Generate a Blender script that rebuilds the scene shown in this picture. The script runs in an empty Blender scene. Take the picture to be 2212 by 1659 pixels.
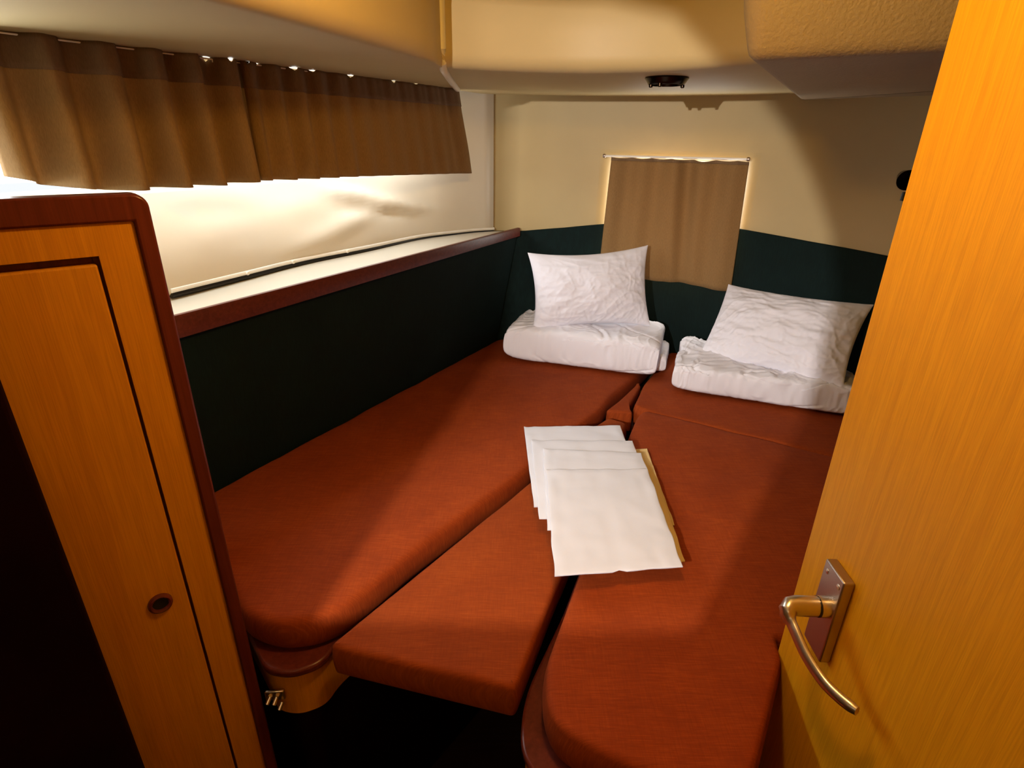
import bpy, math, random
from mathutils import Vector, noise, Matrix
random.seed(7)
SC = bpy.context.scene
COL = SC.collection
V = Vector
# ------------------------------------------------------------------ helpers
class MB:
    def __init__(s): s.v = []; s.f = []
    def add(s, vs, fs):
        o = len(s.v); s.v += [V(p) for p in vs]; s.f += [[i + o for i in f] for f in fs]; return s
    def grid(s, rows, closed=False):
        n = len(rows[0]); vs = [p for r in rows for p in r]; fs = []
        for i in range(len(rows) - 1):
            for j in range(n if closed else n - 1):
                k = (j + 1) % n
                fs.append([i*n + j, i*n + k, (i+1)*n + k, (i+1)*n + j])
        return s.add(vs, fs)
    def prism(s, out, z0, z1):
        n = len(out)
        vs = [(p[0], p[1], z0) for p in out] + [(p[0], p[1], z1) for p in out]
        fs = [list(range(n))[::-1], list(range(n, 2*n))]
        fs += [[i, (i+1) % n, n + (i+1) % n, n + i] for i in range(n)]
        return s.add(vs, fs)
    def obox(s, o, ax, ay, az):                      # corner + three edge vectors
        o, ax, ay, az = V(o), V(ax), V(ay), V(az)
        vs = [o, o+ax, o+ax+ay, o+ay, o+az, o+ax+az, o+ax+ay+az, o+ay+az]
        return s.add(vs, [[3,2,1,0],[4,5,6,7],[0,1,5,4],[1,2,6,5],[2,3,7,6],[3,0,4,7]])
    def tube(s, pts, r, n=10, rb=None, cap=True):
        pts = [V(p) for p in pts]; rows = []; up = V((0, 0, 1))
        for i, p in enumerate(pts):
            t = (pts[min(i+1, len(pts)-1)] - pts[max(i-1, 0)]).normalized()
            u = up if abs(t.dot(up)) < .95 else V((1, 0, 0))
            a = t.cross(u).normalized(); b = a.cross(t).normalized()
            ra = r[i] if isinstance(r, (list, tuple)) else r
            rbb = ra if rb is None else (rb[i] if isinstance(rb, (list, tuple)) else rb)
            rows.append([p + a*ra*math.cos(q*2*math.pi/n) + b*rbb*math.sin(q*2*math.pi/n) for q in range(n)])
        base = len(s.v); s.grid(rows, True)
        if cap:
            s.f.append(list(range(base, base+n))[::-1]); e = base + n*(len(pts)-1); s.f.append(list(range(e, e+n)))
        return s
    def lathe(s, prof, o, axis=(0, 0, 1), n=32):
        o = V(o); q = V((0, 0, 1)).rotation_difference(V(axis).normalized())
        rows = [[o + q @ V((r*math.cos(k*2*math.pi/n), r*math.sin(k*2*math.pi/n), z)) for k in range(n)] for r, z in prof]
        return s.grid(rows, True)

def obj(name, mb, m, parent=None, smooth=True, base=None, angle=40):
    me = bpy.data.meshes.new(name)
    b = V(parent['base']) if parent is not None else V(base or (0, 0, 0))
    me.from_pydata([p - b for p in mb.v], [], mb.f); me.update()
    import bmesh
    bm = bmesh.new(); bm.from_mesh(me)
    bmesh.ops.remove_doubles(bm, verts=bm.verts, dist=1e-5)
    bmesh.ops.recalc_face_normals(bm, faces=bm.faces)
    if smooth:
        for f in bm.faces: f.smooth = True
        for e in bm.edges:
            if len(e.link_faces) == 2 and e.calc_face_angle(0) > math.radians(angle): e.smooth = False
    bm.to_mesh(me); bm.free()
    me.materials.append(m)
    o = bpy.data.objects.new(name, me); COL.objects.link(o)
    o['base'] = list(b)
    if parent is not None: o.parent = parent; o['base'] = list(b)
    else: o.location = b
    return o
def tag(o, label, cat, group=None):
    o['label'] = label; o['category'] = cat
    if group: o['group'] = group
    return o
def thing(name, label, cat, base, group=None):
    o = bpy.data.objects.new(name, None); COL.objects.link(o); o.location = base; o['base'] = list(base)
    o.empty_display_size = .05
    return tag(o, label, cat, group)
def struct(o):
    o['kind'] = 'structure'; return o
def sub(name, mb, m, par, **k):          # a sub-part: same local frame as its (origin-less) parent part
    return obj(name, mb, m, par, **k)
def bevel(o, w, seg=2):
    b = o.modifiers.new('bevel', 'BEVEL'); b.width = w; b.segments = seg; b.limit_method = 'ANGLE'; b.angle_limit = math.radians(35)
def solid(o, t, off=0):
    s = o.modifiers.new('solidify', 'SOLIDIFY'); s.thickness = t; s.offset = off
def lerp(a, b, t): return a + (b - a)*t
def interp(xs, ys, x):
    if x <= xs[0]: return ys[0]
    for i in range(len(xs)-1):
        if x <= xs[i+1]: return lerp(ys[i], ys[i+1], (x - xs[i])/(xs[i+1]-xs[i]))
    return ys[-1]
def sstep(a, b, x):
    t = max(0, min(1, (x-a)/(b-a))); return t*t*(3-2*t)
def catmull(pts, step=.03):
    P = [V((p[0], p[1], p[2] if len(p) > 2 else 0)) for p in pts]; out = []
    for i in range(len(P)-1):
        p0 = P[i-1] if i else P[0]*2-P[1]; p1, p2 = P[i], P[i+1]; p3 = P[i+2] if i+2 < len(P) else P[-1]*2-P[-2]
        n = max(1, int((p2-p1).length/step))
        for k in range(n):
            t = k/n
            out.append(.5*((2*p1)+(p2-p0)*t+(2*p0-5*p1+4*p2-p3)*t*t+(3*p1-p0-3*p2+p3)*t**3))
    return out + [P[-1]]
def rounded(out, r, seg=6, step=.025):
    """polygon (ccw) with rounded corners, resampled"""
    n = len(out); P = [V((p[0], p[1], 0)) for p in out]; R = [p[2] if len(p) > 2 else r for p in out]; res = []
    for i in range(n):
        a, b, c = P[i-1], P[i], P[(i+1) % n]; d1 = (a-b); d2 = (c-b)
        rr = min(R[i], d1.length*.48, d2.length*.48)
        p1 = b + d1.normalized()*rr; p2 = b + d2.normalized()*rr
        for k in range(seg+1):
            t = k/seg; res.append(p1*(1-t)**2 + b*2*t*(1-t) + p2*t*t)
    out2 = []
    for i in range(len(res)):
        a, b = res[i], res[(i+1) % len(res)]; L = (b-a).length
        if L < 1e-6: continue
        m = max(1, int(L/step))
        out2 += [a.lerp(b, k/m) for k in range(m)]
    return out2
def inset(out, d):
    n = len(out); r = []
    for i in range(n):
        t = (out[(i+1) % n] - out[i-1]).normalized(); r.append(out[i] + V((-t.y, t.x, 0))*d)
    return r
def cushion_mb(out, z0, z1, r=.02, cr=.05, center=None, dome=.006, wob=.0015, bulge=.004):
    o = rounded(out, cr); c = V(center) if center else sum(o, V())/len(o); c.z = 0
    h = z1 - z0; rows = []
    prof = [(r, z0)] + [(r*(1-math.sin(a))-0, z0 + r*(1-math.cos(a))) for a in (math.pi/6, math.pi/3, math.pi/2)]
    prof += [(-bulge*math.sin(math.pi*k/6), z0+r+(h-2*r)*k/6) for k in range(1, 6)]
    prof += [(r*(1-math.cos(a)), z1 - r + r*math.sin(a)) for a in (0, math.pi/8, math.pi/4, math.pi*3/8, math.pi/2)]
    def nz(p, z): return noise.noise(V((p.x*9, p.y*9, z*14)))*wob*2 + noise.noise(V((p.x*34, p.y*34, z*60)))*wob*.6
    for d, z in prof:
        rows.append([V((p.x, p.y, z + (nz(p, z) if z > z0+.01 else 0))) for p in inset(o, d)])
    top = inset(o, r); K = 14
    for k in range(1, K):
        s = 1 - k/K
        rows.append([V((c.x+(p.x-c.x)*s, c.y+(p.y-c.y)*s, 0)) for p in top])
        for p in rows[-1]: p.z = z1 + dome*(1-s*s) + nz(p, z1)
    mb = MB(); mb.grid(rows, True)
    n = len(o); b = len(mb.v); mb.v.append(V((c.x, c.y, z1+dome+nz(c, z1))))
    e = n*(len(rows)-1); mb.f += [[e+i, e+(i+1) % n, b] for i in range(n)]
    mb.f.append(list(range(n))[::-1])
    return mb

# ------------------------------------------------------------------ materials
def newmat(name):
    m = bpy.data.materials.new(name); m.use_nodes = True; nt = m.node_tree
    return m, nt, nt.nodes['Principled BSDF']
def N(nt, t, **k):
    n = nt.nodes.new(t)
    for a, b in k.items(): setattr(n, a, b)
    return n
def ramp(nt, stops):
    r = N(nt, 'ShaderNodeValToRGB'); e = r.color_ramp.elements
    while len(e) > 1: e.remove(e[-1])
    for i, (p, c) in enumerate(stops):
        x = e[0] if i == 0 else e.new(p)
        x.position = p; x.color = (*c, 1)
    return r
def tex(nt, scale=(1, 1, 1), rot=(0, 0, 0), nscale=5, detail=4, dist=0):
    tc = N(nt, 'ShaderNodeTexCoord'); mp = N(nt, 'ShaderNodeMapping')
    mp.inputs['Scale'].default_value = scale; mp.inputs['Rotation'].default_value = rot
    no = N(nt, 'ShaderNodeTexNoise'); no.inputs['Scale'].default_value = nscale
    no.inputs['Detail'].default_value = detail; no.inputs['Distortion'].default_value = dist
    nt.links.new(tc.outputs['Object'], mp.inputs[0]); nt.links.new(mp.outputs[0], no.inputs['Vector'])
    return no.outputs[0]
def bump(nt, bs, src, strength, dist=.002, prev=None):
    b = N(nt, 'ShaderNodeBump'); b.inputs['Strength'].default_value = strength; b.inputs['Distance'].default_value = dist
    nt.links.new(src, b.inputs['Height'])
    if prev: nt.links.new(prev, b.inputs['Normal'])
    nt.links.new(b.outputs[0], bs.inputs['Normal']); return b.outputs[0]
def simple(name, col, rough=.5, metal=0, bmp=None, var=.12, nscale=6, spec=None):
    m, nt, bs = newmat(name)
    s = tex(nt, nscale=nscale)
    a = tuple(c*(1-var) for c in col); b = tuple(min(1, c*(1+var)) for c in col)
    r = ramp(nt, [(.3, a), (.7, b)]); nt.links.new(s, r.inputs[0]); nt.links.new(r.outputs[0], bs.inputs['Base Color'])
    bs.inputs['Roughness'].default_value = rough; bs.inputs['Metallic'].default_value = metal
    if spec is not None: bs.inputs['Specular IOR Level'].default_value = spec
    if bmp: bump(nt, bs, tex(nt, nscale=bmp[0], detail=6), bmp[1], bmp[2])
    return m
def wood(name, dark, mid, light, rough=.35, scale=(30, 30, 1.6), rot=(0, 0, 0), nscale=3):
    m, nt, bs = newmat(name)
    g = tex(nt, scale, rot, nscale, 6, .6)
    r = ramp(nt, [(.25, dark), (.5, mid), (.75, light)]); nt.links.new(g, r.inputs[0])
    f = tex(nt, tuple(s*4 if s > 5 else s*1.6 for s in scale), rot, nscale*2, 3)
    r2 = ramp(nt, [(.35, (.86, .84, .8)), (.6, (1, 1, 1))]); nt.links.new(f, r2.inputs[0])
    mx = N(nt, 'ShaderNodeMix', data_type='RGBA', blend_type='MULTIPLY'); mx.inputs[0].default_value = 1
    nt.links.new(r.outputs[0], mx.inputs[6]); nt.links.new(r2.outputs[0], mx.inputs[7])
    nt.links.new(mx.outputs[2], bs.inputs['Base Color'])
    bs.inputs['Roughness'].default_value = rough; bs.inputs['Specular IOR Level'].default_value = .3
    bump(nt, bs, f, .08, .001)
    return m
def fabric(name, dark, mid, light, rot=0, slub=.5, rough=.85, weave=700):
    """slubby woven cloth: short bright threads in both directions"""
    m, nt, bs = newmat(name)
    a = tex(nt, (13, 330, 13), (0, 0, rot), 2.4, 5, .5)
    b = tex(nt, (330, 13, 13), (0, 0, rot), 2.4, 5, .5)
    c = tex(nt, nscale=9, detail=3)
    ad = N(nt, 'ShaderNodeMath', operation='ADD'); nt.links.new(a, ad.inputs[0])
    ml = N(nt, 'ShaderNodeMath', operation='MULTIPLY'); ml.inputs[1].default_value = slub; nt.links.new(b, ml.inputs[0]); nt.links.new(ml.outputs[0], ad.inputs[1])
    dv = N(nt, 'ShaderNodeMath', operation='DIVIDE'); dv.inputs[1].default_value = 1+slub; nt.links.new(ad.outputs[0], dv.inputs[0])
    av = N(nt, 'ShaderNodeMix'); av.inputs[0].default_value = .25
    nt.links.new(dv.outputs[0], av.inputs[2]); nt.links.new(c, av.inputs[3])
    r = ramp(nt, [(.36, dark), (.5, mid), (.64, light)]); nt.links.new(av.outputs[0], r.inputs[0])
    nt.links.new(r.outputs[0], bs.inputs['Base Color'])
    bs.inputs['Roughness'].default_value = rough; bs.inputs['Specular IOR Level'].default_value = .2
    p = bump(nt, bs, dv.outputs[0], .16, .001)
    bump(nt, bs, tex(nt, nscale=weave, detail=2), .25, .0008, p)
    return m
def curtain_mat(name, col, trans):
    m, nt, bs = newmat(name)
    a = tex(nt, (420, 420, 60), (0, 0, 0), 2, 4)
    d = tuple(c*.88 for c in col); l = tuple(min(1, c*1.1) for c in col)
    r = ramp(nt, [(.35, d), (.65, l)]); nt.links.new(a, r.inputs[0]); nt.links.new(r.outputs[0], bs.inputs['Base Color'])
    bs.inputs['Roughness'].default_value = .9; bs.inputs['Specular IOR Level'].default_value = .15
    bump(nt, bs, tex(nt, nscale=500, detail=2), .25, .0008)
    if trans:
        t = N(nt, 'ShaderNodeBsdfTranslucent'); nt.links.new(r.outputs[0], t.inputs[0])
        mx = N(nt, 'ShaderNodeMixShader'); mx.inputs[0].default_value = trans
        nt.links.new(bs.outputs[0], mx.inputs[1]); nt.links.new(t.outputs[0], mx.inputs[2])
        nt.links.new(mx.outputs[0], nt.nodes['Material Output'].inputs[0])
    return m

M = {}
M['cream'] = simple('cream_liner', (.45, .345, .165), .55, bmp=(140, .06, .001), var=.03)
M['liner'] = simple('vinyl_liner', (.72, .66, .54), .42, bmp=(180, .05, .001), var=.03)
M['vinyl'] = simple('textured_vinyl', (.30, .225, .135), .6, bmp=(170, .7, .003), var=.04)
M['green'] = fabric('green_wool', (.0010, .0062, .0062), (.0016, .0095, .0092), (.003, .014, .0135), .5)
M['oak'] = wood('honey_wood', (.66, .305, .0035), (.71, .340, .0045), (.755, .372, .006), .5)
M['oak2'] = wood('honey_locker_wood', (.50, .19, .004), (.56, .22, .005), (.62, .25, .007), .5)
M['mahogany'] = wood('mahogany', (.075, .012, .008), (.105, .018, .011), (.14, .026, .015), .3)
M['mahogany_h'] = wood('mahogany_long', (.075, .014, .010), (.105, .020, .013), (.14, .028, .017), .32, (3, 40, 40), (0, 0, math.radians(-60)))
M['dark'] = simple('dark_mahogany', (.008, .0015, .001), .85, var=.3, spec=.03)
M['red'] = fabric('rust_fabric', (.195, .027, .0022), (.24, .036, .003), (.31, .053, .005), math.radians(31))
M['red2'] = fabric('rust_fabric_filler', (.20, .031, .0022), (.24, .040, .003), (.30, .056, .005), math.radians(-10))
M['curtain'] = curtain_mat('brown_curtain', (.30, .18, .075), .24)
M['heading'] = curtain_mat('brown_curtain_heading', (.19, .12, .065), .05)  # darker than the cloth: shade at the curtain top put into the colour
M['cotton'] = simple('white_cotton', (.78, .77, .83), .85, bmp=(420, .12, .0008), var=.02, spec=.2)
M['cotton_p'] = simple('white_pillow_cotton', (.78, .77, .84), .85, bmp=(60, .15, .002), var=.02, spec=.2)
M['sheet'] = simple('ironed_white_sheet', (.68, .70, .77), .8, bmp=(300, .1, .0006), var=.02, spec=.2)
M['sheet_y'] = simple('ivory_sheet', (.78, .58, .27), .8, bmp=(300, .1, .0006), var=.03, spec=.2)
M['satin'] = simple('satin_nickel', (.72, .66, .56), .3, 1, var=.05)
M['plate'] = simple('brushed_plate', (.46, .38, .33), .38, 1, var=.06)
M['bronze'] = simple('dark_bronze', (.030, .020, .013), .25, 1, var=.1)
M['black'] = simple('black_plastic', (.008, .008, .008), .4)
M['white'] = simple('white_laminate', (.60, .55, .45), .3, var=.03)
M['greyl'] = simple('grey_laminate', (.10, .105, .115), .5)
M['rod'] = simple('white_rod', (.85, .83, .78), .3)
M['floor'] = wood('dark_floor', (.02, .010, .006), (.03, .014, .008), (.04, .02, .01), .5, (2, 30, 30))
M['pipe'] = simple('white_piping', (.85, .82, .74), .4)
M['lens'] = simple('frosted_lens', (.55, .5, .42), .35)
def glass():
    m, nt, bs = newmat('window_glass')
    bs.inputs['Base Color'].default_value = (.96, .98, 1, 1); bs.inputs['Roughness'].default_value = .05
    bs.inputs['Transmission Weight'].default_value = 1; bs.inputs['IOR'].default_value = 1.1
    t = N(nt, 'ShaderNodeBsdfTransparent'); mx = N(nt, 'ShaderNodeMixShader'); mx.inputs[0].default_value = .8
    nt.links.new(bs.outputs[0], mx.inputs[1]); nt.links.new(t.outputs[0], mx.inputs[2])
    nt.links.new(mx.outputs[0], nt.nodes['Material Output'].inputs[0]); return m
M['glass'] = glass()

# ------------------------------------------------------------------ setting: hull, transom, ceilings
AX = V((.491, .871, 0)); LAT = V((.871, -.491, 0))          # along the left hull side / across the cabin
A0 = V((-.724, 1.182, 0))                                    # foot of the green panel at the locker
OUT = V((-.871, .491, 0))
def hull(s, off, z): p = A0 + AX*s + OUT*off; return V((p.x, p.y, z))
S_END = 1.30
CORNER = V((-.088, 2.352, 0))

# --- left liner with window opening (behind the curtain)
sh = [(-.802, 1.298), (-.713, 1.497), (-.627, 1.689), (-.492, 1.899), (-.360, 2.129), (-.255, 2.235), (-.165, 2.312), (-.088, 2.352)]
base_line = [V((-1.02, -1.7, 0)), V((-1.02, .60, 0))] + [V((-1.02, .60, 0)).lerp(V((-.93, 1.02, 0)), k/8) for k in range(1, 8)] + [V((-.93, 1.02, 0)).lerp(V((-.802, 1.298, 0)), k/6) for k in range(6)] + catmull(sh, .04)
def liner_pt(p, z):
    """the liner leans outward going up; creased a little by its fitting"""
    s = (p - A0).dot(AX); lean = .085*sstep(1.25, 1.5, z)*(1 - sstep(.85, 1.28, s))
    q = p + OUT*lean
    w = 0
    if 1.27 < z < 1.46 and .15 < s < 1.25:
        w = .010*math.exp(-((z-1.30-.22*(s-.55))/.022)**2)*sstep(.35, .6, s)*(1-sstep(.8, 1.0, s))
        w += .012*math.exp(-((z-1.405+.25*(s-.8))/.018)**2)*sstep(.62, .75, s)*(1-sstep(.98, 1.12, s))
        w -= .008*math.exp(-((z-1.36+.15*(s-.8))/.02)**2)*sstep(.6, .75, s)*(1-sstep(.98, 1.12, s))
        w += .004*noise.noise(V((s*7, z*16, 1)))
        w *= sstep(1.255, 1.29, z)
    q = q - OUT*w
    return V((q.x, q.y, z))
zs = [1.255 + .0115*i for i in range(19)] + [1.475, 1.50, 1.55, 1.60, 1.66, 1.71, 1.76, 1.83, 1.95]
zs_low = [0, .6, 1.18, 1.225]
WS0, WS1, WZ0, WZ1 = -.52, 1.02, 1.475, 1.71
rows = []; allz = zs_low + zs
mb = MB(); n = len(base_line)
for z in allz: rows.append([liner_pt(p, max(z, 1.255)) if z >= 1.25 else V((p.x, p.y, z)) + OUT*.03 for p in base_line])
for r, z in zip(rows, allz):
    for q in r: q.z = z
vs = [p for r in rows for p in r]; fs = []; hole = []
for i in range(len(allz)-1):
    for j in range(n-1):
        s = ((base_line[j]+base_line[j+1])*.5 - A0).dot(AX); zc = (allz[i]+allz[i+1])/2
        if WS0 < s < WS1 and WZ0 < zc < WZ1: continue
        fs.append([i*n+j, i*n+j+1, (i+1)*n+j+1, (i+1)*n+j])
mb.add(vs, fs)
wl = struct(obj('wall_left', mb, M['liner'], angle=60))
solid(wl, .012, 0)
# window pane + frame in the opening
w1 = MB()
fr = [liner_pt(p, 1.475)+OUT*.02 for p in base_line if WS0-.05 < (p-A0).dot(AX) < WS1+.05]
ft = [liner_pt(p, 1.71)+OUT*.02 for p in base_line if WS0-.05 < (p-A0).dot(AX) < WS1+.05]
for q in ft: q.z = 1.71
w1.tube(fr, .009, 8); w1.tube(ft, .009, 8)
for a, b in ((fr[0], ft[0]), (fr[-1], ft[-1]), (fr[len(fr)//2], ft[len(ft)//2])): w1.tube([a, b], .009, 8)
win1 = struct(obj('window_1', w1, M['white']))
pm = MB().grid([[q+OUT*.004 for q in fr], [q+OUT*.004 for q in ft]])
struct(obj('pane', pm, M['glass'], win1))

# white piping along the bottom of the liner, with small studs
pp = [V((p.x, p.y, 1.257)) - OUT*.006 for p in catmull(sh, .04)]
pipe = struct(obj('trim_5', MB().tube(pp, .0055, 8), M['pipe'], base=tuple(pp[0]))); pipe['label'] = 'thin white piping along the bottom edge of the hull liner'
gp = [p + OUT*.004 - V((0, 0, .011)) for p in pp]  # black strip laid in to stand for the shaded gap
obj('shade_strip', MB().tube(gp, .0075, 8), M['black'], pipe)['label'] = 'black strip standing for the shade in the gap under the piping'
for sx in (.29, .44, .66):
    q = min(pp, key=lambda a: abs((a-A0).dot(AX)-sx))
    obj('stud', MB().lathe([(0, .006), (.004, .005), (.006, .002), (.006, -.004)], q - OUT*.004, tuple(-OUT), 12), M['pipe'], pipe)

# --- transom: curved back wall
Wp = catmull([(-.088, 2.352), (.15, 2.37), (.40, 2.335), (.68, 2.23), (1.0, 1.98), (1.2, 1.70), (1.33, 1.35), (1.36, 1.0)], .025)
Wp += [V((1.40, .3, 0)), V((1.40, -1.7, 0))]
def wn(i):
    t = (Wp[min(i+1, len(Wp)-1)] - Wp[max(i-1, 0)]).normalized(); return V((t.y, -t.x, 0))     # into the room
iL = min(range(len(Wp)), key=lambda i: (Wp[i]-V((.368, 2.340, 0))).length)
iR = min(range(len(Wp)), key=lambda i: (Wp[i]-V((.795, 2.140, 0))).length)
RZ0, RZ1 = 1.112, 1.518
FL = .042
hw = V((.795-.368, 2.140-2.340, 0)).length
jL = max(i for i in range(iL) if (Wp[i]-Wp[iL]).length > FL-.012); jR = min(i for i in range(iR, len(Wp)) if (Wp[i]-Wp[iR]).length > FL-.012)
mb = MB(); zz = [0, .79, RZ0, RZ1+FL, 1.76, 1.95]; n = len(Wp)
vs = [V((p.x, p.y, z)) for z in zz for p in Wp]; fs = []
for i in range(len(zz)-1):
    for j in range(n-1):
        if i == 2 and jL <= j < jR: continue
        fs.append([i*n+j, i*n+j+1, (i+1)*n+j+1, (i+1)*n+j])
mb.add(vs, fs)
struct(obj('wall_back', mb, M['cream'], angle=50))
# moulded window recess with a rounded, flared mouth; pane at its back
def rec(u, z, d):
    """u 0..1 across the mouth, z, depth d>=0 behind the wall face"""
    j = lerp(iL, iR, u); j0 = max(0, min(len(Wp)-2, int(math.floor(j)))); q = Wp[j0].lerp(Wp[j0+1], j-j0) - wn(j0)*d
    return V((q.x, q.y, z))
uf = FL/hw; ringsp = []
for k in range(9):                                     # quarter-round from the wall face into the recess
    a = k/8*math.pi/2; ringsp.append((1-math.sin(a), .045*(1-math.cos(a))))
ringsp += [(-.10, .075), (-.25, .11)]
uL = (jL-iL)/(iR-iL); uR = (jR-iL)/(iR-iL)-1
def mouth(e, d):
    u0, u1, z0, z1 = uL*e, 1+uR*e, RZ0-(0 if e > 0 else e*FL), RZ1+FL*e
    if d > .10: pass
    zz_ = [lerp(z0, z1, t/10) for t in range(11)]; uu = [lerp(u0, u1, t/22) for t in range(23)]
    return [rec(u0, z, d) for z in zz_] + [rec(u, z1, d) for u in uu[1:-1]] + [rec(u1, z, d) for z in zz_[::-1]] + [rec(u, z0, d) for u in uu[::-1][1:-1]]
mb = MB(); mb.grid([mouth(e, d) for e, d in ringsp], True)
win2 = struct(obj('window_2', mb, M['cream'], angle=70))
pm = MB().grid([[rec(lerp(.04, .96, t/12), z, .107) for t in range(13)] for z in (RZ0+.008, RZ1-.008)])
struct(obj('pane', pm, M['glass'], win2))

# --- dark green padded panels
def gtop(p): return interp([.04, .20, .357, .60, .819, 1.004, 1.143, 1.3], [1.249, 1.264, 1.284, 1.298, 1.304, 1.288, 1.280, 1.272], p.x)
mb = MB(); th = .010
gi = [i for i in range(len(Wp)-2)]
def gcol(i, z, d): p = Wp[i] + wn(i)*d; return V((p.x, p.y, z))
def gseg(idx, zlo, zhi):
    prof = []
    r = [[gcol(i, zlo(i), .001) for i in idx], [gcol(i, zlo(i), th) for i in idx], [gcol(i, zhi(i)-.004, th) for i in idx],
         [gcol(i, zhi(i), th-.004) for i in idx], [gcol(i, zhi(i), .001) for i in idx]]
    mb.grid(r)
    for i in (idx[0], idx[-1]): mb.add([gcol(i, zlo(i), .001), gcol(i, zlo(i), th), gcol(i, zhi(i), th-.003), gcol(i, zhi(i), .001)], [[0, 1, 2, 3]])
gseg([i for i in gi if i <= iL], lambda i: .70, lambda i: gtop(Wp[i]))
gseg([i for i in gi if iL <= i <= iR], lambda i: .70, lambda i: RZ0)
gseg([i for i in gi if i >= iR], lambda i: .70, lambda i: gtop(Wp[i]))
struct(obj('trim_1', mb, M['green'], angle=50))['label'] = 'dark green padded lining of the curved back wall'
mb = MB(); rows = []
lipz0, lipz1 = 1.245, 1.264
LIP0 = V((-.752, 1.048, 0)); LIP1 = V((.022, 2.338, 0))
for t in [k/30 for k in range(31)]:
    b = hull(lerp(-.16, S_END-.005, t), 0, .70); q = LIP0.lerp(LIP1, t) + OUT*.014
    rows.append([b + OUT*.02, b, V((q.x, q.y, lerp(1.205, 1.232, t))), V((q.x, q.y, lerp(1.205, 1.232, t))) + OUT*.02])
mb.grid(rows)
struct(obj('trim_2', mb, M['green'], angle=50))['label'] = 'dark green padded lining below the hull shelf'

# --- lower surroundings
struct(obj('floor', MB().obox((-1.3, -1.75, -.02), (2.9, 0, 0), (0, 4.4, 0), (0, 0, .02)), M['floor'], smooth=False))
struct(obj('wall_front', MB().obox((-1.1, -1.74, 0), (2.6, 0, 0), (0, .04, 0), (0, 0, 1.95)), M['dark'], smooth=False))
# unseen bulkhead added behind the camera to block light, dark jamb to its left
# (its opening edge is shaped to cast the photographer's slanted shadow)
dj = [(-.300, 0), (-.300, 1.60), (-.304, 1.66), (-.318, 1.70), (-.340, 1.735), (-.362, 1.762), (-.388, 1.785), (-.41, 1.802), (-.45, 1.812), (-.66, 1.815), (-.66, 1.95), (1.415, 1.95), (1.415, 0)]
mb = MB(); nn = len(dj)
mb.add([(x, -.200, z) for x, z in dj] + [(x, -.165, z) for x, z in dj], [[i, (i+1) % nn, nn+(i+1) % nn, nn+i] for i in range(nn)])
for o_ in (0, nn):
    mb.f += [[o_+11, o_+12, o_+0, o_+1]] + [[o_+11, o_+i, o_+i+1] for i in range(1, 9)] + [[o_+11, o_+9, o_+10]]
struct(obj('wall_shadow_blocker', mb, M['oak'], smooth=False))
jm = MB().obox((-.545, .551, 0), (-.22, -.176, 0), (-.016, .020, 0), (0, 0, 1.88)).obox((-1.02, -.20, 0), (.475, 0, 0), (0, .04, 0), (0, 0, 1.95))  # second box: unseen wall end, extended to keep light off the locker
jm.obox((-.545, -.195, 0), (.258, 0, 0), (0, .03, 0), (0, 0, 1.445))  # added unseen sill panel, keeps light off the berth front
jb = struct(obj('trim_3', jm, M['dark'], smooth=False)); jb['label'] = 'dark mahogany door jamb, plus added unseen light blockers'; bevel(jb, .004)

# --- ceiling
struct(obj('ceiling', MB().obox((-1.3, -1.75, 1.885), (2.9, 0, 0), (0, 4.4, 0), (0, 0, .03)), M['cream'], smooth=False))
# soffit: low shelf of headlining around a raised recess (underside + rounded edge + upright face)
ZS = 1.74
edge = [(-.62, -.1), (-.50, .38), (-.348, .76), (-.272, .985), (-.182, 1.30), (-.173, 1.40), (-.168, 1.445)]
outer = [(-1.02, -.1), (-.96, .70), (-.90, .87), (-.80, 1.06), (-.35, 1.86), (-.22, 2.09), (-.19, 2.19)]
edge_b = [(-.168, 1.445), (-.07, 1.492), (.09, 1.522), (.22, 1.50), (.34, 1.43), (.46, 1.29), (.60, 1.10), (.80, .98)]
outer_b = [(-.19, 2.19), (-.10, 2.348), (.15, 2.37), (.40, 2.335), (.68, 2.23), (1.0, 1.98), (1.2, 1.70), (1.34, 1.25)]
def soffit(name, E, O, step=False):
    e = catmull(E, .03) if not step else None
    nn = 40
    def samp(P, t):
        P = [V((p[0], p[1], 0)) for p in P]; x = t*(len(P)-1); i = min(int(x), len(P)-2)
        return x - i, i, P
    def cm(P, t):
        f, i, P = samp(P, t); p0 = P[i-1] if i else P[0]*2-P[1]; p1, p2 = P[i], P[i+1]; p3 = P[i+2] if i+2 < len(P) else P[-1]*2-P[-2]
        return .5*((2*p1)+(p2-p0)*f+(2*p0-5*p1+4*p2-p3)*f*f+(3*p1-p0-3*p2+p3)*f**3)
    rows = []
    for k in range(nn+1):
        t = k/nn; a = cm(E, t); b = cm(O, t); d = (b-a).normalized(); R = .035
        col = []
        if step: col.append(V((b.x, b.y, 1.86)) + d*.03); col.append(V((b.x, b.y, ZS+.02)) + d*.022)
        col += [V((b.x, b.y, ZS)) + d*(.012 if step else .004)]
        for q in range(1, 6):
            p = b.lerp(a + d*R, q/6); col.append(V((p.x, p.y, ZS)))
        for q in range(7):
            an = q/6*math.pi/2; p = a + d*(R - R*math.sin(an)); col.append(V((p.x, p.y, ZS + R*(1-math.cos(an)))))
        for z in (1.82, 1.86): col.append(V((a.x, a.y, z)))
        p = a + d*.012; col.append(V((p.x, p.y, 1.888)))
        rows.append(col)
    return struct(obj(name, MB().grid(rows), M['cream'], angle=60))
soffit('ceiling_left', edge, outer, True)
soffit('ceiling_back', edge_b, outer_b)
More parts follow.
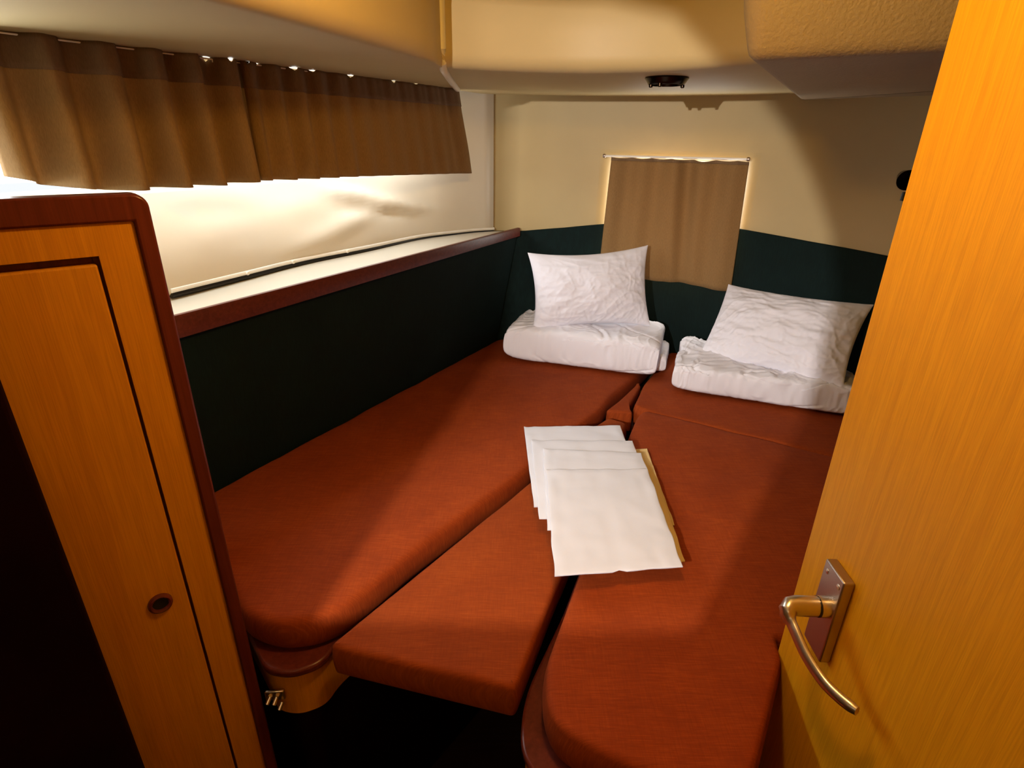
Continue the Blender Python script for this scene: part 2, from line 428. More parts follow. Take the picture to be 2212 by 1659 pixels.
# welt covering the joint between the two soffits
wl_pts = [V((-.199, 2.135, ZS)), V((-.186, 1.80, ZS)), V((-.171, 1.49, ZS)), V((-.169, 1.462, ZS+.010)), V((-.168, 1.447, ZS+.034)), V((-.168, 1.447, 1.885))]
w = struct(obj('trim_4', MB().tube(wl_pts, .0095, 12), M['liner'])); w['label'] = 'cream welt over the headlining joint'

# overhead box (cockpit well) covered in grained vinyl
bx = [V((.369, 1.07, 0)), V((.93, .72, 0)), V((1.39, .62, 0)), V((1.36, 1.25, 0)), V((1.16, 1.76, 0)), V((.905, 2.055, 0))]
o1 = rounded([(p.x, p.y, .03) for p in bx], .03, 8, .06)
rows = []
for d, z in [(.022, 1.72), (.012, 1.7225), (.004, 1.729), (0, 1.739), (-.006, 1.76), (-.014, 1.79), (-.03, 1.885)]:
    rows.append([V((p.x, p.y, z)) for p in inset(o1, d)])
mb = MB(); mb.grid(rows, True); mb.f.append(list(range(len(o1)))[::-1])
struct(obj('ceiling_box', mb, M['vinyl'], angle=60))['label'] = 'vinyl covered box hanging below the ceiling'
pv = inset(o1, -.002); k0 = min(range(len(o1)), key=lambda i: (o1[i]-bx[0]).length)

# ------------------------------------------------------------------ hull shelf
sf = thing('shelf', 'long white hull shelf with a mahogany fiddle above the dark green panel', 'shelf', (-.40, 1.75, 1.22))
mb = MB(); back = catmull(sh, .04); front = [LIP0.lerp(LIP1, k/(len(back)-1)) + OUT*.008 for k in range(len(back))]
back = [V((-.93, 1.02, 0))] + back[1:]
ztop = lambda k: lerp(1.236, 1.248, k/(len(back)-1))
mb.grid([[V((p.x, p.y, ztop(k)-.016)) for k, p in enumerate(front)], [V((p.x, p.y, ztop(k))) for k, p in enumerate(front)],
         [V((p.x, p.y, ztop(k)))+OUT*.02 for k, p in enumerate(back)], [V((p.x, p.y, ztop(k)-.016))+OUT*.02 for k, p in enumerate(back)]], False)
obj('shelf_board', mb, M['white'], sf, smooth=False)
mb = MB(); rows = []
for k in range(41):
    t = k/40; p = LIP0.lerp(LIP1, t); z1 = lerp(lipz0, lipz1, t); z0 = lerp(1.196, 1.232, t); r = .005
    rows.append([V((p.x, p.y, z0))+OUT*.016, V((p.x, p.y, z0)), V((p.x, p.y, z1-r)), V((p.x, p.y, z1))+OUT*r*.6, V((p.x, p.y, z1))+OUT*.013, V((p.x, p.y, z1-.004))+OUT*.016])
mb.grid(rows, True); m_ = len(rows[0]); mb.f += [list(range(m_)), list(range(len(mb.v)-m_, len(mb.v)))]
obj('fiddle', mb, M['mahogany_h'], sf)['label'] = 'mahogany fiddle rail'

# ------------------------------------------------------------------ curtains
def curtain(name, label, P, Q, ztop, zbot, fold, flareL=0, flareR=0, head=.055, group=None, rodoff=.0, nseg=160, trims=True, nv=24):
    P, Q = V((*P, 0)), V((*Q, 0)); L = (Q-P).length; d = (Q-P)/L; nrm = V((d.y, -d.x, 0))
    if nrm.dot(-P) < 0: nrm = -nrm                    # towards the room
    def pt(u, v, off=0):
        s = u*L; zt, zb = ztop(s), zbot(s); z = lerp(zt, zb, v)
        sx = s + lerp(0, lerp(-flareL, flareR, u), v)
        p = P + d*sx + nrm*(fold(s, v)+off); return V((p.x, p.y, z))
    t = thing(name, label, 'curtain', tuple(pt(.5, 0)), group)
    us = [i/nseg for i in range(nseg+1)]
    b = obj('cloth', MB().grid([[pt(u, v/nv) for u in us] for v in range(nv+1)]), M['curtain'], t, angle=90); solid(b, .0012)
    if head:
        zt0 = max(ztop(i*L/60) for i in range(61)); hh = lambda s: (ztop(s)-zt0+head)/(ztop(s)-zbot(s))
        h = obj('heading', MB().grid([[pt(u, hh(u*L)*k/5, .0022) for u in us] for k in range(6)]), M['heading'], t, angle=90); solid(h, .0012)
        h['label'] = 'doubled gathered heading, darkened in colour for the shade at the top'
    return t
tops = lambda seed, pts: (lambda s: 1.7430 - .0004*abs(math.sin(s*60+seed)) - sum(a*math.exp(-((s-c)/w)**2) for c, a, w in pts))
LA = (-.836, .984); LB = (-.600, 1.402); LC = (-.196, 2.120)
def foldA(s, v):
    u = s/.48; a = .018 + .016*v
    return a*math.sin(2*math.pi*(5.6*u**1.02) + .4*math.sin(9*u)) + .004*noise.noise(V((s*22, v*2, 3))) + .010*v + .003*math.sin(s*210)*(1-v)**3
def foldB(s, v):
    k = 1 - sstep(.10, .42, s)
    f = (.016*k+.004)*math.sin(2*math.pi*s*(15 if s < .16 else 15)) * (.5+.5*v)
    f += .010*math.exp(-((s-.79)/.022)**2)*(.6+.4*v) - .008*math.exp(-((s-.755)/.018)**2)
    return f + .003*noise.noise(V((s*16, v*2, 8))) + .006*v + .002*math.sin(s*190)*(1-v)**3
curtain('curtain', 'gathered brown curtain nearest the locker, left half of the hull window pair', LA, (-.586, 1.426), tops(0, [(.41, .012, .006), (.445, .010, .005)]),
        lambda s: interp([0, .06, .16, .40, .48], [1.527, 1.509, 1.494, 1.493, 1.497], s), foldA, .004, .004, group='hull window curtains')
curtain('curtain', 'flatter brown curtain by the back corner, right half of the hull window pair', LB, LC, tops(1, [(.012, .010, .005), (.05, .008, .004), (.14, .010, .008), (.20, .008, .006), (.33, .009, .008), (.50, .010, .010), (.60, .005, .012)]),
        lambda s: interp([0, .1, .3, .6, .87], [1.496, 1.493, 1.490, 1.482, 1.474], s), foldB, .0, .062, group='hull window curtains')
tk = thing('curtain_track', 'thin pale curtain track under the ceiling edge above the hull window curtains', 'curtain rail', (-.5, 1.58, 1.738))
tp = [V((LA[0], LA[1], 1.7365)) - AX*.10 + OUT*.006, V((LC[0], LC[1], 1.7365)) + AX*.02 + OUT*.006]
tkm = obj('track', MB().tube(tp, .0015, 8), M['rod'], tk)
for s in (.1, .2, .3, .4, .52, .66, .8, .95, 1.1, 1.22):
    obj('glider', MB().lathe([(0, .004), (.003, .003), (.003, -.003), (0, -.004)], tp[0] + (tp[1]-tp[0]).normalized()*s - V((0, 0, .0025)), (0, 0, 1), 8), M['rod'], tkm)

# rear window: rod and curtain
RL = V((.345, 2.343, 1.537)); RR = V((.809, 2.130, 1.540)); rd = (RR-RL).normalized(); rn = V((rd.y, -rd.x, 0)); rn = rn if rn.y < 0 else -rn
rod = thing('curtain_rod', 'short pale curtain rod across the small back window', 'curtain rail', tuple((RL+RR)/2 + rn*.028))
obj('pole', MB().tube([RL + rn*.026, RR + rn*.026], .004, 10), M['rod'], rod)
for q in (RL, RR):
    obj('end_bracket', MB().lathe([(0, .006), (.006, .005), (.0075, 0), (.006, -.005), (0, -.006)], q + rn*.026, tuple(rd), 14).tube([q + rn*.026, q - rn*.004], .004, 8), M['plate'], rod)
def foldR(s, v):
    return .010*math.sin(2*math.pi*s*9.5+.6)*(1-.45*v) + .015*math.exp(-((s-.245-.03*v)/.022)**2) - .015*math.exp(-((s-.285-.03*v)/.03)**2) + .003*noise.noise(V((s*14, v*2, 5))) + .010*v
pl_ = (RL + rd*.030 + rn*.026); pr_ = (RR + rd*.004 + rn*.026)
curtain('curtain', 'small brown curtain hanging on a rod over the back window', pl_.to_2d(), pr_.to_2d(), lambda s: 1.534 - .003*abs(math.sin(s*42)) - .004*math.exp(-((s-.33)/.03)**2),
        lambda s: interp([0, .15, .3, .46], [1.096, 1.094, 1.090, 1.083], s) + .003*math.sin(s*25), foldR, .014, .012, head=.012, nseg=120)

# ------------------------------------------------------------------ berths
LEFT = [(-.785, 1.055), (-.705, 1.035), (-.525, .832), (-.49, .790, .03), (-.452, .770, .03), (-.405, .758, .04), (-.347, .768, .04), (-.302, .800, .04), (-.264, .856), (-.192, .966), (.031, 1.262), (.205, 1.530), (.283, 1.640), (.338, 1.750), (.452, 1.928), (.622, 2.227), (.40, 2.316), (.15, 2.35), (-.066, 2.325)]
c1 = obj('berth_cushion', cushion_mb(LEFT, .722, .800, .019, .035, (-.15, 1.45, 0), .004, .0018, .002), M['red'], base=(-.15, 1.45, .722))
tag(c1, 'long rust fabric berth cushion along the green hull panel, left duvet on it', 'cushion')
FILL = [(-.314, .733, .012), (.015, .652, .012), (.090, .868, .04), (.316, 1.462, .04), (.368, 1.606, .02), (.312, 1.644, .02), (.232, 1.546, .03), (.052, 1.262, .04)]
c2 = obj('berth_cushion', cushion_mb(FILL, .700, .776, .012, .02, (.05, 1.10, 0), .002, .0012, .002), M['red2'], base=(.05, 1.1, .7))
tag(c2, 'wedge-shaped rust infill cushion in the middle under the folded linen', 'cushion')
INF = [(.306, 1.664), (.392, 1.650), (.388, 1.70), (.462, 1.872), (.458, 1.90), (.358, 1.735)]
c3 = obj('berth_cushion', cushion_mb(INF, .716, .788, .008, .012, None, .001, .0008, .001), M['red'], base=(.39, 1.74, .716))
tag(c3, 'tiny sunken rust infill cushion at the narrow tip of the wedge', 'cushion')
RIGHT = [(.060, .668, .05), (.064, .575, .07), (.160, .520), (.323, .475, .012), (.464, .700, .003), (.474, .744, .005), (1.20, .80), (1.20, 1.20), (.428, 1.648, .035), (.395, 1.606), (.336, 1.448), (.124, .848)]
c4 = obj('berth_cushion', cushion_mb(RIGHT, .722, .800, .012, .035, (.37, 1.12, 0), .005, .0018, .004), M['red'], base=(.37, 1.12, .722))
tag(c4, 'wide rust berth cushion beside the open door, front right', 'cushion')
REAR = [(.401, 1.688, .015), (.436, 1.655, .02), (1.20, 1.212), (1.30, 1.25), (1.17, 1.68), (.98, 1.965), (.68, 2.205), (.645, 2.205), (.472, 1.872)]
c5 = obj('berth_cushion', cushion_mb(REAR, .722, .795, .012, .03, None, .004, .002, .004), M['red'], base=(.8, 1.7, .722))
tag(c5, 'rust berth cushion against the back wall under the right duvet', 'cushion')
for c in (c1, c2, c3, c4, c5): c['group'] = 'rust berth cushions'

def prism_round(out, r, z0, z1, d=0):
    o = inset(rounded(out, r, 8, .03), d); return MB().prism([(p.x, p.y) for p in o], z0, z1)
# left base
LB_ = [(-.80, 1.06, .01), (-.70, 1.05, .01), (-.650, .990, .01), (-.460, .765, .01), (-.432, .730, .04), (-.385, .722, .06), (-.338, .745, .06), (-.325, .790, .03), (.025, 1.275), (.205, 1.555), (.28, 1.66), (.34, 1.76), (.60, 2.22), (.40, 2.31), (.15, 2.345), (-.07, 2.32)]
lb = thing('berth', 'left berth base with a round mahogany-edged corner and metal catch', 'berth', (-.2, 1.4, 0))
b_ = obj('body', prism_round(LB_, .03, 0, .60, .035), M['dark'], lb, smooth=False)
obj('fascia', prism_round(LB_, .03, .60, .703, .006), M['oak2'], lb, angle=30)
tr = obj('edge_trim', prism_round(LB_, .03, .703, .720, -.004), M['mahogany'], lb, angle=30); bevel(tr, .005, 3)
ct = MB(); cp = V((-.418, .724, .655))
ct.obox(cp + V((-.022, -.004, -.010)), (.034, .004, 0), (0, .006, 0), (0, 0, .022))
k1 = obj('catch', ct, M['satin'], lb); k1['label'] = 'small metal catch'; bevel(k1, .002)
for dx, dz in ((-.012, .003), (.000, .002), (.008, -.011)):
    obj('catch_pin', MB().tube([cp + V((dx, -.004, dz)), cp + V((dx-.003, -.014, dz-.008))], .0035, 10), M['satin'], k1)
# right base
RB_ = [(.030, .680, .05), (.021, .565, .09), (.12, .500), (.272, .462), (.416, .690), (.466, .742), (1.22, .79), (1.31, 1.2), (1.18, 1.67), (.98, 1.955), (.68, 2.195), (.64, 2.19), (.395, 1.70), (.40, 1.64), (.330, 1.462), (.112, .866)]
rb = thing('berth', 'right berth base with curved mahogany edge by the door', 'berth', (.6, 1.2, 0))
obj('body', prism_round(RB_, .03, 0, .60, .02), M['greyl'], rb, smooth=False)
obj('fascia', prism_round(RB_, .03, .60, .703, .008), M['oak2'], rb, angle=30)
tr = obj('edge_trim', prism_round(RB_, .03, .703, .720, -.001), M['mahogany'], rb, angle=30); bevel(tr, .005, 3)

# ------------------------------------------------------------------ locker on the left
d50 = V((math.sin(math.radians(50)), math.cos(math.radians(50)), 0)); n50 = V((d50.y, -d50.x, 0))   # n50 faces the room
K0 = V((-.452, .729, 0))
def loc(s, dep, z): p = K0 - d50*s - n50*dep; return V((p.x, p.y, z))     # s leftwards, dep into the locker
def lbox(s0, s1, d0, d1, z0, z1):
    return MB().obox(loc(s0, d0, z0), loc(s1, d0, z0)-loc(s0, d0, z0), loc(s0, d1, z0)-loc(s0, d0, z0), (0, 0, z1-z0))
lk = thing('locker', 'honey wood locker with mahogany edging at the foot of the left berth', 'locker', (-.55, .75, 0))
L_ = [(.020, 0), (.020, 1.497), (.46, 1.497), (.46, 1.459), (.064, 1.459), (.064, .30), (.46, .30), (.46, 0)]; nn = len(L_)
mb = MB(); mb.add([loc(q, .001, z) for q, z in L_] + [loc(q, .022, z) for q, z in L_], [[i, (i+1) % nn, nn+(i+1) % nn, nn+i] for i in range(nn)])
for d_ in (0, nn): mb.f += [[d_+0, d_+1, d_+4, d_+5], [d_+1, d_+2, d_+3, d_+4], [d_+0, d_+5, d_+6, d_+7]]
f_ = obj('face_frame', mb, M['oak2'], lk, smooth=False); bevel(f_, .001)
obj('carcass', lbox(.004, .46, .024, .33, 0, 1.496), M['white'], lk, smooth=False)['label'] = 'white laminate carcass'
# edging: mahogany strip up the side and across the top, round corner
R = .016; prof = [(0, 0)]
outl = [(0.0, 0.0), (0.0, 1.529-R)] + [(R-R*math.cos(a*math.pi/12), 1.529-R+R*math.sin(a*math.pi/12)) for a in range(1, 6)] + [(R, 1.529), (.46, 1.529), (.46, 1.497), (.020, 1.497), (.020, 0)]
mb = MB(); nn = len(outl)
mb.add([loc(s, -.004, z) for s, z in outl] + [loc(s, .028, z) for s, z in outl], [list(range(nn)), list(range(nn, 2*nn))[::-1]] + [[i, (i+1) % nn, nn+(i+1) % nn, nn+i] for i in range(nn)])
e_ = obj('edging', mb, M['mahogany'], lk, angle=30); bevel(e_, .003, 2); e_['label'] = 'mahogany edging'
dr = obj('door', lbox(.0675, .45, .0035, .022, .305, 1.449), M['oak2'], lk, smooth=False); bevel(dr, .0025)
gd = MB()
for a in ((.062, .46, .016, .022, 1.444, 1.462), (.060, .070, .012, .022, .30, 1.46)):
    q = lbox(*a); gd.add(q.v, q.f)
obj('door_gap', gd, M['mahogany'], lk, smooth=False)['label'] = 'dark reddish shadow groove round the door'
rc = loc(.105, .0015, .934)
ring = obj('finger_ring', MB().lathe([(.0105, -.0035), (.011, .0025), (.0135, .004), (.0165, .002), (.017, -.0035)], rc, tuple(n50), 28), M['mahogany'], dr); ring['label'] = 'round mahogany finger-pull ring'
obj('finger_hole', MB().lathe([(.0, -.0005), (.0108, -.0005), (.0108, -.0034)], rc, tuple(n50), 24), M['black'], dr)['label'] = 'dark hole inside the pull ring'

# ------------------------------------------------------------------ the open door
def dline(y): return .456 + (y-.25)*(.010/.47)            # x of the door face
dv = V((.0213, 1, 0)).normalized(); dn = V((-dv.y, dv.x, 0))     # dn points into the cabin (left)
D0 = V((dline(.720), .720, 0))
def dp(back, out, z): p = D0 - dv*back + dn*out; return V((p.x, p.y, z))
door = struct(obj('door_1', MB().obox(dp(0, 0, .05), dp(.70, 0, .05)-dp(0, 0, .05), dp(0, -.032, .05)-dp(0, 0, .05), (0, 0, 1.81)), M['oak'], base=(.46, .4, .05)))
bevel(door, .003, 3); door['label'] = 'open honey wood cabin door'
hd = door
def dbox(b0, b1, o0, o1, z0, z1): return MB().obox(dp(b0, o0, z0), dp(b1, o0, z0)-dp(b0, o0, z0), dp(b0, o1, z0)-dp(b0, o0, z0), (0, 0, z1-z0))
pt_ = obj('backplate', dbox(.077, .128, 0, .016, .914, 1.060), M['plate'], hd); bevel(pt_, .0025, 2); pt_['label'] = 'metal backplate'
for b, z in ((.088, 1.046), (.119, 1.046)):
    obj('screw', MB().lathe([(0, .0012), (.0030, .0010), (.0042, .0002), (.0046, -.001)], dp(b, .016, z), tuple(dn), 16), M['satin'], pt_)
lv = [dp(.108, .029, 1.000), dp(.108, .046, 1.000), dp(.108, .058, 1.000), dp(.1085, .066, .999), dp(.112, .0705, .996), dp(.1173, .0712, .9912), dp(.1382, .0685, .9825), dp(.1624, .0640, .9710), dp(.1845, .0575, .9632), dp(.2020, .0512, .9597), dp(.2189, .0438, .9600), dp(.2324, .0366, .9615), dp(.2396, .0324, .9625)]
lvs = catmull([tuple(p) for p in lv], .005)
ra = []; rbb = []
for i in range(len(lvs)):
    t = i/(len(lvs)-1)
    ra.append(interp([0, .17, .24, .32, .7, .97, 1], [.0135, .0135, .0118, .0062, .0056, .0066, .005], t))
    rbb.append(interp([0, .17, .24, .32, .7, .97, 1], [.0150, .0150, .0135, .0098, .0088, .0080, .006], t))
lev = obj('door_handle', MB().tube(lvs, ra, 16, rbb), M['satin'], hd); lev['label'] = 'satin metal lever handle'
obj('collar', MB().lathe([(.0150, 0), (.0150, .010), (.0142, .012), (.0142, .0125)], dp(.108, .016, 1.0), tuple(dn), 24), M['satin'], lev)
obj('ring_gap', MB().lathe([(.0138, .011), (.0148, .0118), (.0148, .0140), (.0138, .0148)], dp(.108, .016, 1.0), tuple(dn), 24), M['black'], lev)

# ------------------------------------------------------------------ bedding
def creases(x, y, seed, f=1.0):
    """thin ridged wrinkles, 0..1"""
    wx = noise.noise(V((x*3+seed, y*3, 1)))*.25; wy = noise.noise(V((x*3, y*3+seed, 2)))*.25
    a = 1-abs(noise.noise(V(((x+wx)*5*f+seed, (y+wy)*11*f, 0))))*2.6; b = 1-abs(noise.noise(V(((x+wy)*13*f, (y+wx)*7*f+seed, 4))))*2.6
    return max(0, a)**3 + .6*max(0, b)**3
def slab(w, dpt, h, noise_amp=.006, seed=0, quilt=0, nx=170, ny=96, taper=0, cr=.004, e=7):
    """soft folded quilt, local x:+-w/2, y:+-d/2 (front is -y), z:0..h, fat rounded rim"""
    mb = MB()
    def f(u, v, side):
        k = max(0, 1-abs(u)**e)**(1/e)*max(0, 1-abs(v)**e)**(1/e)
        x, y = u*w/2, -dpt/2 + (v+1)/2*dpt*(1-taper*(u+1)/2)
        z = h*.5 + side*h*.5*k
        q = noise.noise(V((x*7+seed, y*7, side*3)))*noise_amp + noise.noise(V((x*19+seed, y*19, side*5)))*noise_amp*.4
        if side > 0: q += (creases(x*2, y*2+k*.1, seed)-.4)*cr
        if quilt and side > 0:                           # scalloped quilting seams run over the front fold
            yy = y - (1-k)*h; c = abs(math.sin(x*quilt + 1.3*math.sin(yy*quilt*1.1 + 1.2*math.sin(x*quilt*.5)))); q -= .007*max(0, 1-c*4.5)**1.5
        z += q*min(1, k*1.8) if side > 0 else 0
        iny = noise.noise(V((x*8, z*9, seed+4)))*noise_amp*1.2*abs(v)**3 - (.0025*creases(x*3, z*2, seed+2) if v < 0 else 0)*abs(v)**5
        inx = noise.noise(V((y*8, z*9, seed)))*noise_amp*1.2*abs(u)**3
        if quilt and v < -.55 and abs(u) < .96:
            c = abs(math.sin(x*quilt*.9 + 1.5*math.sin(z*38 + 2.2*math.sin(x*quilt*.45)))); iny += .0035*max(0, 1-c*4)*sstep(.55, .8, -v)
        return V((x+inx, y+iny, max(z, 0)))
    def m(t): return math.copysign(1-(1-abs(t))**2.1, t)
    us = [m(-1+2*i/nx) for i in range(nx+1)]; vs = [m(-1+2*j/ny) for j in range(ny+1)]
    for side in (1, -1): mb.grid([[f(u, v, side) for u in us] for v in vs])
    return mb
def place(mb, mat):
    mb.v = [mat @ p for p in mb.v]; return mb
def frame(o, xdir, zrot=(0, 0, 1)):
    x = V(xdir).normalized(); z = V(zrot).normalized(); y = z.cross(x).normalized(); z = x.cross(y)
    return Matrix(((x.x, y.x, z.x, o[0]), (x.y, y.y, z.y, o[1]), (x.z, y.z, z.z, o[2]), (0, 0, 0, 1)))
def pillow(w, h, t, seed, pinch=.10, wr=.006, nx=120, ny=90, sag=0):
    """pillow in the xz plane standing on its lower edge, thickness along y, pointed corners"""
    mb = MB()
    def f(u, v, side):
        ex = w/2*(1-pinch*(1-v*v)*.55*1); ez = h/2*(1-pinch*(1-u*u)*.9)
        x, z = u*ex, v*ez
        k = (max(0, 1-u*u)**.55)*(max(0, 1-v*v)**.55)
        y = side*t/2*k
        q = noise.noise(V((u*2.2+seed, v*3.5, side*2)))*wr*.9 + noise.noise(V((u*4+seed, v*9, side*2+5)))*wr*.45
        y += q*min(1, k*2.2) + side*(creases(x*2, z*2.2, seed+side)*.55+creases(x*4.5, z*3.4, seed+side+7)*.35-.4)*wr*(.62-.25*v)*min(1, k*2.5+.1)
        y += sag*(v**2) - sag*.5
        return V((x + noise.noise(V((v*5, seed, side)))*.004*k, y, z+h/2))
    us = [math.sin((-1+2*i/nx)*math.pi/2)*.35 + (-1+2*i/nx)*.65 for i in range(nx+1)]
    vs = [math.sin((-1+2*j/ny)*math.pi/2)*.35 + (-1+2*j/ny)*.65 for j in range(ny+1)]
    for side in (1, -1): mb.grid([[f(u, v, side) for u in us] for v in vs])
    return mb
Z0 = .806
# left duvet: big front fold plus a second layer showing at the right end
mb = place(slab(.575, .29, .142, .008, 1, 15), frame((.287, 2.108, Z0), (.954, -.298, 0)))
q = place(slab(.40, .22, .066, .006, 5), frame((.402, 2.103, Z0), (.954, -.298, 0))); mb.add(q.v, q.f)
dl = obj('folded_duvet', mb, M['cotton'], base=(.285, 2.085, Z0), angle=180)
tag(dl, 'folded white quilt in the back left corner, upright pillow on it', 'duvet', 'folded white quilts')
mb = place(slab(.57, .36, .102, .010, 11, 20, taper=.5, cr=.006), frame((.872, 1.862, Z0), (.94, -.335, 0)))
dr_ = obj('folded_duvet', mb, M['cotton'], base=(.86, 1.86, Z0), angle=180)
tag(dr_, 'folded white quilt nearest the door, with flat pillow on it', 'duvet', 'folded white quilts')
# pillows
mb = place(pillow(.45, .30, .12, 3, .16, .007, sag=.015), frame((.297, 2.06, Z0+.128), (1, .02, .075), (-.03, .30, 1)))
p1 = obj('pillow', mb, M['cotton_p'], base=(.25, 2.1, Z0+.1), angle=180)
tag(p1, 'white pillow with pointed corners standing upright on the left folded quilt', 'pillow', 'white pillows')
mb = place(pillow(.47, .30, .11, 9, .10, .009, sag=.01), frame((.846, 1.770, Z0+.088), (.76, -.65, .03), (.44, .50, .78)))
p2 = obj('pillow', mb, M['cotton_p'], base=(.9, 1.8, Z0+.1), angle=180)
tag(p2, 'crumpled white pillow lying back on the right folded quilt', 'pillow', 'white pillows')

# folded linen, fanned stack
LIN = [  # TL TR BR BL, material, label
 ([(.094, 1.363), (.378, 1.380), (.368, 1.042), (.099, 1.029)], 'sheet_y', 'ivory folded cloth sticking out on the right, lowest of the linen stack'),
 ([(.107, 1.269), (.372, 1.279), (.356, .915), (.102, .903)], 'sheet_y', 'ivory folded cloth second from the bottom, its front right corner showing'),
 ([(.037, 1.471), (.320, 1.490), (.321, 1.094), (.055, 1.081)], 'sheet', 'white folded cloth reaching furthest towards the back wall in the linen stack'),
 ([(.056, 1.380), (.336, 1.386), (.338, 1.036), (.065, 1.028)], 'sheet', 'white folded cloth fourth from the bottom of the linen stack'),
 ([(.086, 1.321), (.344, 1.309), (.338, .985), (.080, .980)], 'sheet', 'white folded cloth directly under the topmost linen'),
 ([(.088, 1.207), (.341, 1.218), (.335, .867), (.086, .834)], 'sheet', 'white folded cloth lying fully exposed on top, nearest the camera'),
]
zb = .8065
for k, (q, mt, lab) in enumerate(LIN):
    TL, TR, BR, BL = [V((*p, 0)) for p in q]; th = .0056; nx, ny = 28, 34; z = zb + k*.0070
    def lp(u, v, side):
        p = TL.lerp(TR, u).lerp(BL.lerp(BR, u), v)
        notch = .010*math.exp(-((u-.51)/.012)**2)*(v > .97)
        p = p + (TL-BL).normalized()*notch
        e = min(1, min(u, 1-u)*18)**.5*min(1, min(v, 1-v)*22)**.5
        crease = -.0022*math.exp(-((u-.51)/.012)**2) - .0011*(math.exp(-((v-.33)/.010)**2)+math.exp(-((v-.67)/.010)**2)) + .0018*creases(u*.5, v*.7, k)*.6 + .0016*noise.noise(V((u*5+k, v*7, k*2))) + .0012*noise.noise(V((u*14+k, v*5, k)))
        lift = .003*noise.noise(V((u*3, k*3.1, 0)))*sstep(.9, 1, v)
        return V((p.x + .002*noise.noise(V((v*6, k, 1)))*(2*u-1), p.y + .003*noise.noise(V((u*6, k, 2)))*(2*v-1), z + (th*.5 + side*th*.5*(.25+.75*e)) + crease*(side > 0) + max(0, lift)))
    mb = MB(); us = [(1-math.cos(math.pi*i/nx))/2 for i in range(nx+1)]; vs = [(1-math.cos(math.pi*i/ny))/2 for i in range(ny+1)]
    T = [[lp(u, v, 1) for u in us] for v in vs]; B = [[lp(u, v, -1) for u in us] for v in vs]
    mb.grid(T); mb.grid(B)
    rim = lambda G: G[0] + [r[-1] for r in G[1:-1]] + G[-1][::-1] + [r[0] for r in G[-2:0:-1]]
    mb.grid([rim(T), rim(B)], True)
    o = obj('folded_linen', mb, M[mt], base=tuple(V((.2, 1.1, z))), angle=60)
    tag(o, lab, 'linen', 'folded linen on the berth')

# ------------------------------------------------------------------ lamps (fittings)
cl = thing('ceiling_light', 'small dark bronze light fitting under the ceiling ledge at the back', 'light', (.372, 1.605, ZS))
c = V((.372, 1.605, ZS))
hs = obj('housing', MB().lathe([(0, 0), (.053, 0), (.054, -.003), (.050, -.008), (.044, -.017), (.041, -.018), (.038, -.012), (.034, -.009)], c, n=40), M['bronze'], cl)
obj('lens', MB().lathe([(.0, -.013), (.012, -.0125), (.024, -.011), (.035, -.008)], c, n=32), M['lens'], cl)
for a in (190, 235, 350):
    q = c + V((.040*math.cos(math.radians(a)), .040*math.sin(math.radians(a)), -.016))
    obj('lug', MB().lathe([(0, .004), (.005, .004), (.005, -.006), (.003, -.008), (0, -.008)], q, n=12), M['bronze'], hs)
rl = thing('reading_lamp', 'dark reading lamp on the back wall peeking out behind the open door', 'lamp', (1.165, 1.755, 1.5))
w_ = V((1.165, 1.755, 1.488)); wd = V((-.83, -.55, 0)).normalized()
obj('wall_plate', MB().lathe([(0, .010), (.024, .010), (.028, .006), (.028, -.004)], w_, tuple(wd), 24), M['bronze'], rl)
obj('arm', MB().tube([w_ + wd*.008, w_ + wd*.03, w_ + wd*.05 + V((0, 0, .006))], .006, 10), M['bronze'], rl)
hdx = (wd*.6 + V((.6, -.7, -.25))*.5).normalized()
obj('lamp_shade', MB().lathe([(0, -.022), (.012, -.022), (.018, -.016), (.024, .010), (.028, .026), (.026, .026), (.020, .004)], w_ + wd*.055 + V((-.008, .006, .020)), tuple(hdx), 24), M['bronze'], rl)
obj('switch', MB().lathe([(0, .012), (.006, .011), (.007, -.012), (0, -.013)], w_ + wd*.045 + V((-.004, .006, -.030)), (0, 0, 1), 12), M['black'], rl)

# ------------------------------------------------------------------ lights
def area(name, loc_, target, sx, sy, power, col):
    l = bpy.data.lights.new(name, 'AREA'); l.shape = 'RECTANGLE'; l.size = sx; l.size_y = sy; l.energy = power; l.color = col
    o = bpy.data.objects.new(name, l); COL.objects.link(o); o.location = loc_
    o.rotation_euler = (V(target)-V(loc_)).to_track_quat('-Z', 'Y').to_euler(); return o
def point(name, loc_, r, power, col):
    l = bpy.data.lights.new(name, 'POINT'); l.shadow_soft_size = r; l.energy = power; l.color = col
    o = bpy.data.objects.new(name, l); COL.objects.link(o); o.location = loc_; return o
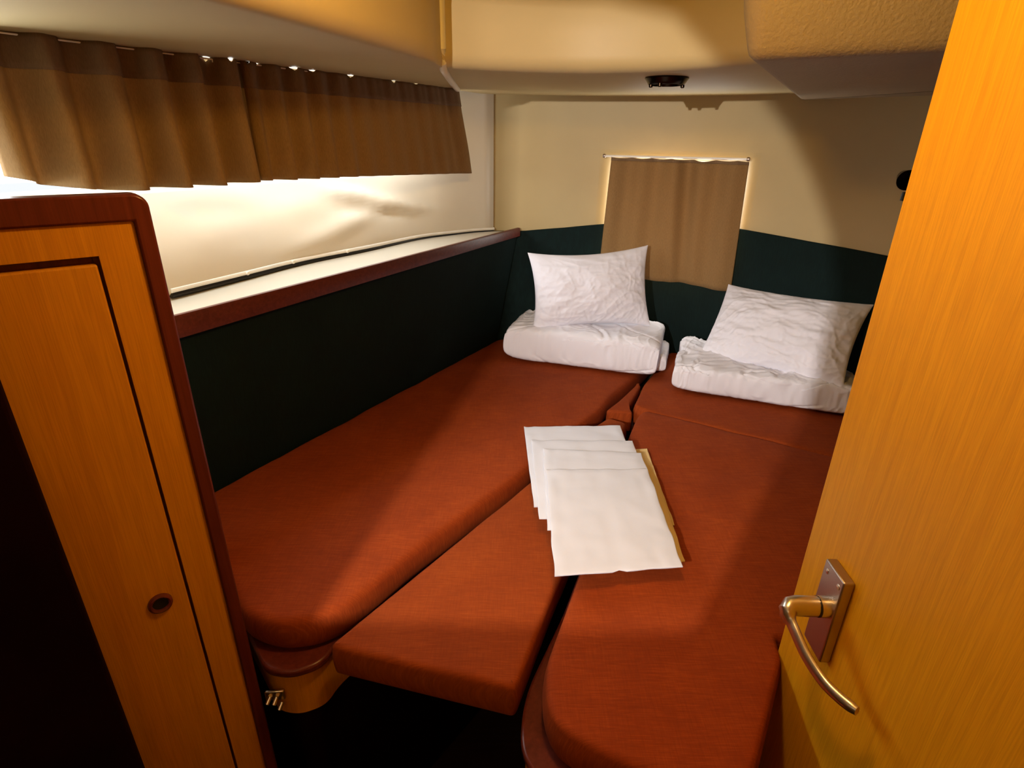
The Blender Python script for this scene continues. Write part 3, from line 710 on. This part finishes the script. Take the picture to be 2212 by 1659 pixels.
# warm cabin lamp in the raised part of the ceiling
area('cabin_lamp', (.03, .62, 1.868), (.05, .70, 1.0), .12, .12, 1.7, (1, .80, .56))
point('cabin_lamp_rim', (.06, .66, 1.85), .025, 14.5, (1, .55, .075))
# daylight through the hull window, then two added fills
c = hull(.30, .30, 1.60)
area('hull_window_daylight', c, hull(.30, -.2, 1.50), 1.5, .22, 20, (.93, .97, 1))
q_ = hull(.36, .165, 1.60)
area('liner_fill', q_, q_ + V((0, 0, -1)) + OUT*.55, 1.35, .05, 4.6, (.93, .97, 1))  # added fill behind the curtain, brightens the liner
area('soffit_fill', hull(-.36, .16, 1.52), hull(-.1, -.35, 1.76), .30, .16, 6, (.90, .96, 1))  # added fill aimed upward, lights the left soffit underside
# daylight through the back window
cm_ = (RL+RR)/2 - rn*.14; cm_.z = 1.32
area('back_window_daylight', cm_, cm_ + rn, .40, .38, 11, (1, .97, .90))
# daylight down the companionway behind the photographer
area('companionway_daylight', (-.64, -.66, 1.79), (.5, 2.0, 1.1), .014, .014, 66, (1, .92, .86))
wd_ = bpy.data.worlds.new('world'); SC.world = wd_; wd_.use_nodes = True
bg = wd_.node_tree.nodes['Background']; bg.inputs[0].default_value = (.93, .97, 1, 1); bg.inputs[1].default_value = 1.6

# ------------------------------------------------------------------ camera
cam = bpy.data.cameras.new('camera'); cam.sensor_width = 36; cam.lens = 1230/2212*36; cam.clip_start = .01
co = bpy.data.objects.new('camera', cam); COL.objects.link(co); co.location = (0, 0, 1.6)
th_ = math.atan(1230/2825); rho = math.atan(49/2825)
F = V((0, math.cos(th_), -math.sin(th_))); R0 = V((1, 0, 0)); U0 = V((0, math.sin(th_), math.cos(th_)))
Rr = R0*math.cos(rho)+U0*math.sin(rho); Uu = U0*math.cos(rho)-R0*math.sin(rho)
co.rotation_euler = Matrix(((Rr.x, Uu.x, -F.x), (Rr.y, Uu.y, -F.y), (Rr.z, Uu.z, -F.z))).to_euler()
SC.camera = co
SC.view_settings.view_transform = 'Standard'; SC.view_settings.look = 'None'; SC.view_settings.gamma = 1
SC.view_settings.use_curve_mapping = False; SC.view_settings.exposure = -.66
SC.cycles.use_denoising = True
for o in COL.objects:
    if 'base' in o: del o['base']
